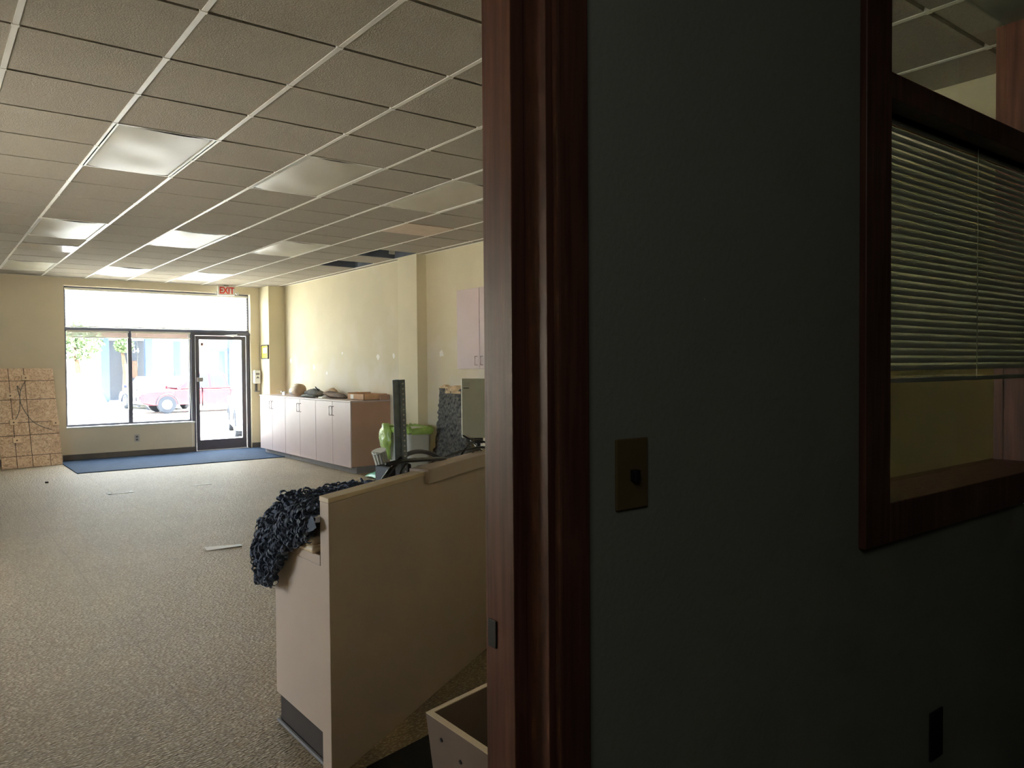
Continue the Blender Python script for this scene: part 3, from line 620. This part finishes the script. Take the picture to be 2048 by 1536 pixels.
# hanging skirt over the left end
def sk(v, u):
    y = 2.69 + .44 * u
    zt = WT + .165 - .15 * u * u; zb = WT + .062 - .075 * min(1, u / .45) if u < .45 else WT - .013 - .165 * min(1, (u - .45) / .3)
    z = zt + (zb - zt) * v
    return 1.15 - (.022 + .04 * u) * math.sin(math.pi * min(1, .5 * v + .22)) , y, z
skirt = []
for k in range(9):
    v = k / 8
    skirt.append([tuple(a + rn.uniform(-.007, .007) for a in sk(v, q / 14)) for q in range(15)])
sv = [p for r_ in skirt for p in r_]; nm.add(sv, [(j * 15 + i, j * 15 + i + 1, (j + 1) * 15 + i + 1, (j + 1) * 15 + i) for j in range(8) for i in range(14)])
def loopband(c, R, w_, a, b, g):
    Rm = Matrix.Rotation(a, 3, 'Z') @ Matrix.Rotation(b, 3, 'X') @ Matrix.Rotation(g, 3, 'Y')
    n = 9; i0 = []; o0 = []
    e = rn.uniform(.55, 1.0)
    vs = []
    for k in range(n):
        t_ = 2 * math.pi * k / n
        for (rad, hh) in ((R, -w_), (R, w_), (R - .003, w_), (R - .003, -w_)):
            vs.append(c + Rm @ Vector((rad * math.cos(t_), rad * e * math.sin(t_), hh)))
    fs_ = [(4 * k + j, 4 * k + (j + 1) % 4, 4 * ((k + 1) % n) + (j + 1) % 4, 4 * ((k + 1) % n) + j) for k in range(n) for j in range(4)]
    nm.add(vs, fs_)
for k in range(900):
    s = rn.uniform(-.06, 1.2); q = rn.uniform(.085, .62); v = P0 + dd * s + nn * q
    if v.x < 1.11: continue
    z = WT + max(.012, hgt(v.x, v.y) * .95) + rn.uniform(-.01, .014)
    loopband(Vector((v.x, v.y, z)), rn.uniform(.014, .026), rn.uniform(.003, .006), rn.uniform(0, 6), rn.uniform(-.9, .9), rn.uniform(-.9, .9))
for k in range(560):
    x, y, z = sk(rn.random() * 1.05, rn.random() ** .7 * 1.06)
    loopband(Vector((x - .012 * rn.random(), y, z)), rn.uniform(.013, .026), rn.uniform(.003, .006), rn.uniform(0, 6), rn.uniform(-1.5, 1.5), rn.uniform(-1.5, 1.5))
tag(nm.build('webbing_pile', M_net), 'heap of dark navy looped webbing spilling over the desk end', 'webbing')
# slotted angle post
pp = Vector((1.735, 3.07, WT)); t = thing('slotted_post', 'upright dark slotted steel angle post standing on the desk', 'steel post', pp)
Rz = Matrix.Translation(pp) @ Matrix.Rotation(D2R(-2.2), 4, 'Y') @ Matrix.Rotation(D2R(1.5), 4, 'X') @ Matrix.Rotation(D2R(-8), 4, 'Z')
ph = .63
MB().box(-.030, 0, 0, .003, 0, ph, Rz).box(-.003, 0, .0, .04, 0, ph, Rz).box(0, .024, -.012, -.009, 0, ph, Rz).box(0, .003, -.012, .0, 0, ph, Rz).build('angle_bar', M_post, t)
for k in range(26):
    z = .025 + k * .0235; c = Rz @ Vector((.013, -.0125, z)); c2 = Rz @ Vector((.013, -.0135, z))
    MB().cyl(c, c2, 0.0045, n=10).build('slot_hole', M_white, t)
MB().box(-.035, .045, -.03, .05, 0, .004, Matrix.Translation(pp)).build('foot_plate', M_post, t)
# black box and cables on the desk
t = tag(MB().prism([(1.66, 3.06), (1.80, 3.10), (1.78, 3.20), (1.64, 3.16)], WT, WT + .24).build('black_case', M_black, bevel=.008), 'small black case behind the slotted post', 'case')
def cable(lab, pts, r=.006):
    return tag(MB().tube(spl(pts, 8), r, 8).build('cable', M_cable, smooth=True), lab, 'cable')
cable('thick black cable looping in front of the slotted post to the right', [(1.56, 3.00, WT + .15), (1.66, 3.02, WT + .245), (1.80, 3.12, WT + .285), (1.95, 3.2, WT + .27), (2.10, 3.24, WT + .20)], .011)
cable('black cable coil resting over the small black case', [(1.66, 3.05, WT + .255), (1.62, 3.0, WT + .262), (1.70, 3.0, WT + .268), (1.86, 3.08, WT + .255), (2.02, 3.18, WT + .235), (2.12, 3.27, WT + .21)], .010)
cable('pair cable dropping from the case to the webbing heap', [(1.84, 3.12, WT + .25), (1.76, 3.05, WT + .26), (1.68, 2.99, WT + .22), (1.64, 2.96, WT + .12)], .005)
cable('thin cable dropping left of the slotted post base', [(1.88, 3.14, WT + .22), (1.80, 3.07, WT + .22), (1.74, 3.02, WT + .17), (1.72, 3.01, WT + .1)], .004)
cable('long black cable running flat along the desk to the grey metal box', [(2.0, 3.25, WT + .21), (2.15, 3.33, WT + .225), (2.30, 3.40, WT + .24), (2.48, 3.48, WT + .235), (2.62, 3.5, WT + .20)], .008)
cable('black cable arching under the grey metal box', [(2.22, 3.36, WT + .18), (2.27, 3.36, WT + .245), (2.38, 3.42, WT + .285), (2.50, 3.46, WT + .262), (2.66, 3.5, WT + .25)], .006)
cable('thin black cable curling beside the arched cable', [(2.26, 3.34, WT + .17), (2.30, 3.34, WT + .225), (2.37, 3.38, WT + .245), (2.42, 3.40, WT + .22)], .004)
cable('short black cable hanging from the grey metal box', [(2.43, 3.62, WT + .30), (2.46, 3.56, WT + .26), (2.42, 3.46, WT + .235), (2.36, 3.4, WT + .2)], .005)
# grey metal box on a stand
t = thing('metal_box', 'grey-green metal box with a small label raised on a black stand', 'metal box', (2.55, 3.66, WT))
Gb = Matrix.Translation((2.426, 3.615, 0)) @ Matrix.Rotation(D2R(-33), 4, 'Z')
MB().box(0, .30, 0, .14, 1.092, 1.427, Gb).build('enclosure', M_greybox, t, bevel=.003)
MB().box(.010, .046, -.003, 0, 1.385, 1.408, Gb).build('label_plate', mat('pale_label', (176, 176, 160), .5), t)
MB().box(.010, .042, -.003, 0, 1.372, 1.378, Gb).build('label_plate', mat('dark_label', (84, 84, 76), .5), t)
MB().box(.162, .165, -.002, 0, 1.10, 1.42, Gb).build('door_seam', M_kick, t)
MB().box(.07, .12, .01, .10, 1.06, 1.092, Gb).box(.085, .105, .03, .06, WT, 1.06, Gb).build('bracket', M_black, t, bevel=.003)
MB().box(.15, .21, .01, .10, WT, 1.092, Gb).build('stand_leg', M_black, t, bevel=.004)
# white fluted tube leaning on the desk
t0 = Vector((1.80, 3.28, WT)); t1 = Vector((1.705, 3.24, 1.10)); ax = (t1 - t0)
rings = []
for k in range(5):
    c = t0 + ax * (k / 4); rad = [.022, .024, .026, .029, .032][k]
    rings.append([(c.x + rad * (1 + .10 * (1 if q % 2 else -1)) * math.cos(2 * math.pi * q / 28), c.y + rad * (1 + .10 * (1 if q % 2 else -1)) * math.sin(2 * math.pi * q / 28), c.z) for q in range(28)])
t = thing('fluted_tube', 'white fluted plastic tube leaning beside the black case', 'plastic tube', t0)
MB().loft(rings).build('tube_body', M_tube, t)
MB().cyl(t1 + Vector((0, 0, 0)), t1 + ax.normalized() * .006, .035, n=28).build('cap', M_tube, t)

# thin dark sheet on the floor and tilted open box
tag(MB().prism([(1.17, 2.50), (1.0, 1.75), (2.2, 1.45), (2.25, 2.80), (1.597, 2.655), (1.298, 2.588)], .001, .009).build('floor_mat', mat('black_rubber_mat', (22, 22, 22), .9, noise=.2, nscale=40), bevel=.002), 'dark floor mat behind the reception desk', 'floor mat')
Tb = Matrix.Translation((1.307, 2.092, .012)) @ Matrix.Rotation(D2R(-7.5), 4, 'Y')
bx = thing('open_box', 'open white-edged drawer box tipped on the floor below the desk', 'drawer box', (1.45, 1.85, 0.01))
bw, bl, bh, tk = .42, .52, .389, .019
M_boxs = mat('brown_box_laminate', (120, 102, 88), .6)  # darkness of the unlit box put into its laminate colour
MB().box(0, tk, -bl, 0, 0, bh, Tb).build('side_board', M_boxs, bx)
MB().box(bw - tk, bw, -bl, 0, 0, bh, Tb).build('side_board', M_boxs, bx)
MB().box(tk, bw - tk, -tk, 0, 0, bh, Tb).build('end_board', M_boxs, bx)
MB().box(tk, bw - tk, -bl, -bl + tk, 0, bh, Tb).build('end_board', M_boxs, bx)
MB().box(tk, bw - tk, -bl + tk, -tk, .1, .11, Tb).build('bottom_board', M_greybox, bx)
MB().box(0, tk, -bl, 0, bh, bh + .003, Tb).box(bw - tk, bw, -bl, 0, bh, bh + .003, Tb).box(tk, bw - tk, -tk, 0, bh, bh + .003, Tb).box(tk, bw - tk, -bl, -bl + tk, bh, bh + .003, Tb).build('edge_banding', M_cap, bx)
for y, z in ((-.08, .33), (-.18, .30), (-.29, .27)): MB().cyl(Tb @ Vector((-.002, y, z)), Tb @ Vector((.001, y, z)), .007, n=10).build('screw_hole', M_black, bx)

# ------------------------------------------------------------------ near wall (dark office side), doorway and interior window
DX0, DX1, DZ = -.16, .775, 2.14
WX0, WX1, WZ0, WZ1 = 1.78, 2.90, 1.155, 2.62
nw = MB().box(XL, DX0, YN0, YN1, 0, 3.5).box(DX0, DX1 + .012, YN0, YN1, DZ, 3.5).box(DX1 + .012, WX0, YN0, YN1, 0, 3.5).box(WX0, WX1, YN0, YN1, 0, WZ0).box(WX0, WX1, YN0, YN1, WZ1, 3.5).box(WX1, XB + .1, YN0, YN1, 0, 3.5)
struct(nw.build('wall_near', M_office))
struct(MB().box(DX1 + .03, WX0, YN1, YN1 + .008, 0, 3.5).box(XL, DX0, YN1, YN1 + .008, 0, 3.5).box(WX0, XB, YN1, YN1 + .008, 0, WZ0).box(WX1, XB, YN1, YN1 + .008, WZ0, 3.5).build('wall_near_skin', M_wall))  # unseen room-side facing, added to bounce light onto the desk panel
# door lining on the right of the doorway: casing, jamb, stop
dn = bpy.data.objects.new('door_2', None); COL.objects.link(dn); dn.location = (DX1, .95, 0); struct(dn)
MB().box(.772, .836, YN0 - .016, YN0, 0, DZ + .06).build('casing', M_wood, dn, bevel=.004)
MB().box(.762, .787, YN0, YN1 + .016, 0, DZ).build('jamb', M_wood, dn, bevel=.001)
MB().box(.736, .762, .9535, YN1 - .028, 0, DZ - .02).build('door_stop', M_wood, dn, bevel=.0015)
B(.80, .86, YN1, YN1 + .016, 0, DZ + .06).build('far_casing', M_wood, dn, bevel=.002)
MB().box(.7335, .736, 1.000, 1.022, 1.04, 1.085).build('strike_plate', M_black, dn, bevel=.001)
MB().box(DX0 - .012, DX0 + .013, YN0, YN1, 0, DZ).box(DX0 - .07, DX0 - .005, YN0 - .016, YN0, 0, DZ + .06).build('left_jamb', M_wood, dn, bevel=.002)
MB().box(DX0 - .07, .836, YN0 - .016, YN0, DZ + .0, DZ + .06).box(DX0, .762, YN0, YN1, DZ - .02, DZ).build('head', M_wood, dn, bevel=.002)
# interior window
wi = bpy.data.objects.new('window_4', None); COL.objects.link(wi); wi.location = (2.3, YN0, WZ0); struct(wi)
cy = YN0 - .018
MB().box(1.682, 1.795, cy, YN0, 1.078, 2.72).box(2.90, 3.0, cy, YN0, 1.078, 2.72).box(1.795, 2.90, cy, YN0, 1.078, 1.172).box(1.795, 2.90, cy, YN0, 2.62, 2.72).build('casing', M_wood, wi, bevel=.003)
MB().box(1.78, 1.797, YN0, YN1 + .02, WZ0, 2.62).box(2.885, 2.90, YN0, YN1 + .02, WZ0, 2.62).build('side_lining', M_wood, wi)
MB().box(1.78, 2.90, YN0 - .005, YN1 + .03, WZ0, 1.172).build('sill', M_wood, wi, bevel=.002)
MB().box(1.797, 2.885, YN0 - .01, YN1 - .03, 2.118, 2.178).build('transom_bar', M_wood, wi, bevel=.002)
B(1.797, 2.885, YN1 - .012, YN1 - .006, 1.172, 2.118).build('pane', G_int, wi)
B(1.797, 2.885, YN1 - .012, YN1 - .006, 2.178, 2.62).build('pane', G_int, wi)
t = thing('window_blind', 'cream mini blind lowered over the interior office window', 'blind', (2.34, .955, 2.15))
B(1.80, 2.883, .94, .972, 2.118, 2.152).build('headrail', mat('grey_green_headrail', (120, 126, 108), .5), t, bevel=.002)
slats(MB(), 1.801, 2.882, .956, 1.478, 2.106, .0192, .025, D2R(57)).build('slats', M_blindo, t)
B(1.801, 2.882, .945, .967, 1.449, 1.461).build('bottom_rail', M_blindo, t, bevel=.002)
for x in (1.86, 1.905, 2.42):
    MB().tube([(x, .942, 2.11), (x, .942, 1.455)], .0012, 5).build('ladder_cord', M_blindo, t)
MB().tube([(1.875, .936, 2.12), (1.87, .934, 1.62)], .003, 6).build('tilt_wand', M_blindo, t)
# light switch and dark wall box
t = thing('light_switch', 'ivory single light switch on the dark office wall', 'light switch', (.942, YN0, 1.318))
B(.905, .980, YN0 - .006, YN0 - .0005, 1.259, 1.377).build('cover_plate', M_ivory, t, bevel=.002)
B(.937, .949, YN0 - .018, YN0 - .005, 1.306, 1.325).build('toggle', M_black, t, bevel=.001)
tag(B(2.035, 2.105, YN0 - .006, YN0 - .0005, .475, .60).build('wall_plate', M_black, bevel=.002), 'small black cover plate low on the dark office wall', 'cover plate')

ol = bpy.data.lights.new('office_back_light', 'AREA'); ol.size = .8; ol.energy = 2.6; ol.color = (.95, 1.0, .92)  # weak fill added to lift the office walls, no such lamp there
oo = bpy.data.objects.new('office_back_light', ol); COL.objects.link(oo); oo.location = (-.7, -.5, 2.6); oo.rotation_euler = Vector((.9, .8, -.8)).to_track_quat('-Z', 'Y').to_euler()
# office shell (dark room the picture is taken from)
struct(B(XL, 4.0, -2.7, .98, -.12, 0).build('floor_office', M_ofloor))
struct(MB().box(XL, 4.0, -2.7, YN0, CZ, CZ + .02).build('ceiling_office', M_tile))
struct(MB().box(XL - .1, 4.1, -2.8, -2.7, 0, 3.5).build('wall_back', M_office))
struct(MB().box(4.0, 4.1, -2.7, YN0, 0, 3.5).build('wall_office_right', M_office))

# ------------------------------------------------------------------ outside
struct(B(-40, 60, YW + .17, 17.2, -.25, -.03).build('ground_sidewalk', M_conc))
struct(B(-60, XL - .1, -30, YW + .17, -.25, -.03).build('ground_side_street', M_conc))
struct(B(-80, 110, 17.2, 39.5, -.6, -.37).build('ground_street', M_asph))
struct(B(-80, 110, 39.5, 44, -.5, -.22).build('ground_far_sidewalk', M_conc))
struct(MB().box(-10, ow0 - .3, YW + .17, YW + .25, -.03, 5).box(ow1 + .3, 20, YW + .17, YW + .25, -.03, 5).box(ow0 - .3, ow1 + .3, YW + .17, YW + .25, 2.95, 5).build('wall_facade', M_stucco))
# building across the street
bl_ = thing('street_building', 'pale shop building across the street with blue columns', 'building', (10, 44, -.2))
bm_ = MB().box(-20, 7.2, 45.5, 46.5, -.22, 9).box(9.95, 11.2, 45.5, 46.5, -.22, .6).box(9.95, 11.2, 45.5, 46.5, 3.0, 9).box(11.2, 30, 45.5, 46.5, -.22, 9).box(7.2, 9.95, 45.5, 46.5, 3.0, 9)
bm_.build('wall', M_stucco, bl_)
for x0, x1 in ((7.35, 7.72), (9.42, 9.78), (13.72, 14.0)): B(x0, x1, 43.6, 43.95, -.22, 3.3).build('column', M_bluepaint, bl_, bevel=.01)
B(7.75, 9.9, 45.6, 45.75, -.2, 3.0).build('shop_window', M_bluedk, bl_)
B(8.95, 9.4, 45.2, 45.3, -.2, 2.95).build('shop_door', M_bluedk, bl_, bevel=.01)
B(9.02, 9.34, 45.14, 45.19, 1.0, 1.9).build('notice_board', M_brownb, bl_)
B(9.03, 9.33, 45.14, 45.19, .45, .75).build('notice_paper', M_paper, bl_)
text('lettering', '134', M_paper, .34, (9.2, 45.15, 2.45), math.pi / 2, 0, bl_)
B(9.95, 11.2, 45.6, 45.7, .6, 3.0).build('window_film', M_yellow if False else mat('cream_window_film', (232, 222, 178), .6), bl_)
B(11.25, 11.6, 45.3, 45.45, .6, 3.0).build('window_mullion', M_bluepaint, bl_)
MB().box(12.8, 13.8, 43.7, 43.9, 2.40, 2.56).build('beam', M_bluepaint, bl_)
B(13.3, 13.6, 43.9, 44.1, .0, 2.4).build('downpipe', M_bluepaint, bl_)
B(-6, 14.3, 43.4, 43.9, 3.1, 3.5).build('fascia', M_brownb, bl_)
# trees
def tree(x, y, h, r, seed, lab):
    rt = random.Random(seed); t = thing('street_tree', lab, 'tree', (x, y, -.3), 'street trees')
    MB().tube([(x, y, -.35), (x + .05, y, h * .4), (x - .1, y, h * .75)], [.16, .12, .06], 10).build('trunk', M_bark, t, smooth=True)
    lm = MB()
    for k in range(700):
        a, b, q = rt.uniform(0, 6.28), rt.uniform(-1, 1), rt.random() ** .4
        c = Vector((x, y, h * .8)) + Vector((math.cos(a) * math.sqrt(1 - b * b), math.sin(a) * math.sqrt(1 - b * b), b * .8)) * r * q
        d1 = Vector((rt.uniform(-1, 1), rt.uniform(-1, 1), rt.uniform(-1, 1))).normalized() * .13; d2 = d1.cross(Vector((rt.uniform(-1, 1), rt.uniform(-1, 1), rt.uniform(-1, 1)))).normalized() * .08
        lm.add([c - d1, c + d2, c + d1, c - d2], [(0, 1, 2, 3)])
    lm.build('foliage', M_leaf, t)
tree(6.0, 41.8, 3.5, 1.2, 1, 'leafy green tree seen at the top of the left window')
tree(8.1, 42.0, 3.3, .42, 2, 'smaller leafy tree seen right of the first blue column')
# vehicles: local x forward, origin on the ground at the middle
def vehicle(name, lab, cat, loc, rz, L, W, prof, cab, paint, wheels, wr=.34, plate=False):
    T = Matrix.Translation(loc) @ Matrix.Rotation(rz, 4, 'Z')
    t = thing(name, lab, cat, loc)
    rings = []
    for yy, sc_ in ((-1, .93), (-.93, .985), (-.7, 1), (.7, 1), (.93, .985), (1, .93)):
        rings.append([T @ Vector((x * (sc_ if abs(yy) > .9 else 1), yy * W / 2, z if z < .5 else .5 + (z - .5) * sc_)) for x, z in prof])
    MB().loft(rings).build('body', paint, t, bevel=.02)
    rings = []
    for yy, up in ((-1, 0), (1, 0)):
        rings.append([T @ Vector((x, yy * (W / 2 - .04 - (z - cab[0][1]) * .28), z)) for x, z in cab])
    MB().loft(rings).build('cabin', paint, t, bevel=.03)
    # side glass
    zb, zt = cab[0][1] + .05, max(z for _, z in cab) - .07
    for s in (-1, 1):
        for (a0, a1, b0, b1) in wheels['glass']:
            q = [(a0, zb), (a1, zb), (b1, zt), (b0, zt)]
            vs = [T @ Vector((x, s * (W / 2 - .037 - (z - cab[0][1]) * .28), z)) for x, z in q] + [T @ Vector((x, s * (W / 2 - .06 - (z - cab[0][1]) * .28), z)) for x, z in q]
            MB().add(vs, [(0, 1, 2, 3), (7, 6, 5, 4), (0, 4, 5, 1), (1, 5, 6, 2), (2, 6, 7, 3), (3, 7, 4, 0)]).build('side_window', M_cglass, t)
    fx0, fx1 = wheels['ws']
    q = [(fx0 + .012, zb), (fx1 + .012, zt)]
    hw = lambda z: W / 2 - .12 - (z - cab[0][1]) * .28
    vs = [T @ Vector((x, s * hw(z), z)) for x, z in q for s in (-1, 1)] + [T @ Vector((x - .03, s * hw(z), z)) for x, z in q for s in (-1, 1)]
    MB().add(vs, [(0, 1, 3, 2), (5, 4, 6, 7), (0, 4, 5, 1), (2, 3, 7, 6), (0, 2, 6, 4), (1, 5, 7, 3)]).build('windscreen', M_cglass, t)
    for wx in wheels['x']:
        for s in (-1, 1):
            a, b = T @ Vector((wx, s * (W / 2 - .2), wr)), T @ Vector((wx, s * (W / 2 + .01), wr))
            o = MB().cyl(a, b, wr, n=28).build('wheel', M_tyre, t, bevel=.03)
            MB().cyl(a.lerp(b, .9), T @ Vector((wx, s * (W / 2 + .03), wr)), wr * .6, wr * .5, 20).build('hubcap', M_steel, o)
            MB().tube([T @ Vector((wx + (wr + .06) * math.cos(u), s * (W / 2 + .008), wr + (wr + .06) * math.sin(u))) for u in [math.pi * k / 10 for k in range(11)]], .03, 6).build('wheel_arch', M_tyre, t)
    for s in (-1, 1):
        MB().box(L / 2 - .16, L / 2 + .015, s * W * .36 - .14, s * W * .36 + .14, .58, .74, T).build('headlight', M_cglass, t, bevel=.02)
    MB().box(L / 2 - .05, L / 2 + .02, -.38, .38, .52, .68, T).build('grille', M_tyre, t, bevel=.01)
    MB().box(L / 2 - .05, L / 2 + .035, -.8, .8, .30, .36, T).build('bumper_trim', M_tyre, t, bevel=.01)
    for s in (-1, 1):
        for hx in wheels['h']: MB().box(hx - .1, hx + .1, s * W / 2 - .01, s * W / 2 + .025, .86, .90, T).build('door_handle', M_tyre, t, bevel=.005)
        MB().box(fx0 - .12, fx0 + .02, s * (W / 2 + .01), s * (W / 2 + .17), .98, 1.12, T).build('mirror', paint, t, bevel=.03)
    return t, T
tp = [(-2.7, .45), (-2.7, 1.0), (-.6, 1.0), (1.05, 1.0), (2.4, .92), (2.68, .80), (2.7, .45), (2.3, .35), (-2.3, .35)]
tr, TT = vehicle('pickup_truck', 'red pickup truck parked facing left across the street', 'truck', (9.72, 34.6, -.37), math.pi, 5.4, 1.85, tp,
        [(-.9, 1.0), (1.25, 1.0), (.42, 1.66), (-.72, 1.66)], M_truck, {'glass': [(-.04, .90, -.02, .38), (-.78, -.14, -.66, -.12)], 'ws': (1.25, .42), 'x': [1.65, -1.75], 'h': [.1]}, .37)
MB().box(-.92, -.90, -.94, .94, .5, 1.02, TT).build('bed_gap', M_tyre, tr)
sp = [(-2.25, .35), (-2.3, .8), (-1.7, .98), (.9, .95), (2.1, .78), (2.25, .6), (2.25, .3), (1.9, .22), (-1.9, .22)]
sg = {'glass': [(.15, 1.0, .1, .38), (-.9, .05, -.7, .02)], 'ws': (1.15, .5), 'x': [1.4, -1.35], 'h': [0, -.9]}
scab = [(-1.6, .95), (1.15, .93), (.5, 1.42), (-.9, 1.42)]
vehicle('sedan', 'white car parked nose-in seen low through the glass door', 'car', (7.85, 21.8, -.37), -math.pi / 2 - .25, 4.5, 1.8, sp, scab, M_wcar, sg)
vehicle('sport_utility_car', 'white car parked nose-in low behind the left storefront window', 'car', (2.45, 20.9, -.37), -math.pi / 2 + .1, 4.5, 1.85,
        [(-2.25, .4), (-2.25, 1.1), (.8, 1.1), (2.1, .98), (2.25, .75), (2.25, .35), (1.9, .28), (-1.9, .28)], [(-2.2, 1.1), (1.2, 1.08), (.6, 1.75), (-2.0, 1.75)], M_wcar,
        {'glass': [(.1, 1.0, .1, .5), (-.9, 0, -.9, 0), (-2.0, -1.0, -1.9, -1.0)], 'ws': (1.2, .6), 'x': [1.4, -1.35], 'h': [0, -.9]})
vehicle('hatchback', 'dark grey car parked behind the first blue column', 'car', (8.7, 38.4, -.37), math.pi / 2 + .2, 4.0, 1.75, [(x * .9, z) for x, z in sp], [(-1.5, .95), (1.05, .93), (.45, 1.5), (-1.3, 1.5)], M_bcar,
        {'glass': [(.1, .9, .1, .34), (-1.0, .0, -.9, -.0)], 'ws': (1.05, .45), 'x': [1.2, -1.2], 'h': [0]}, .31)
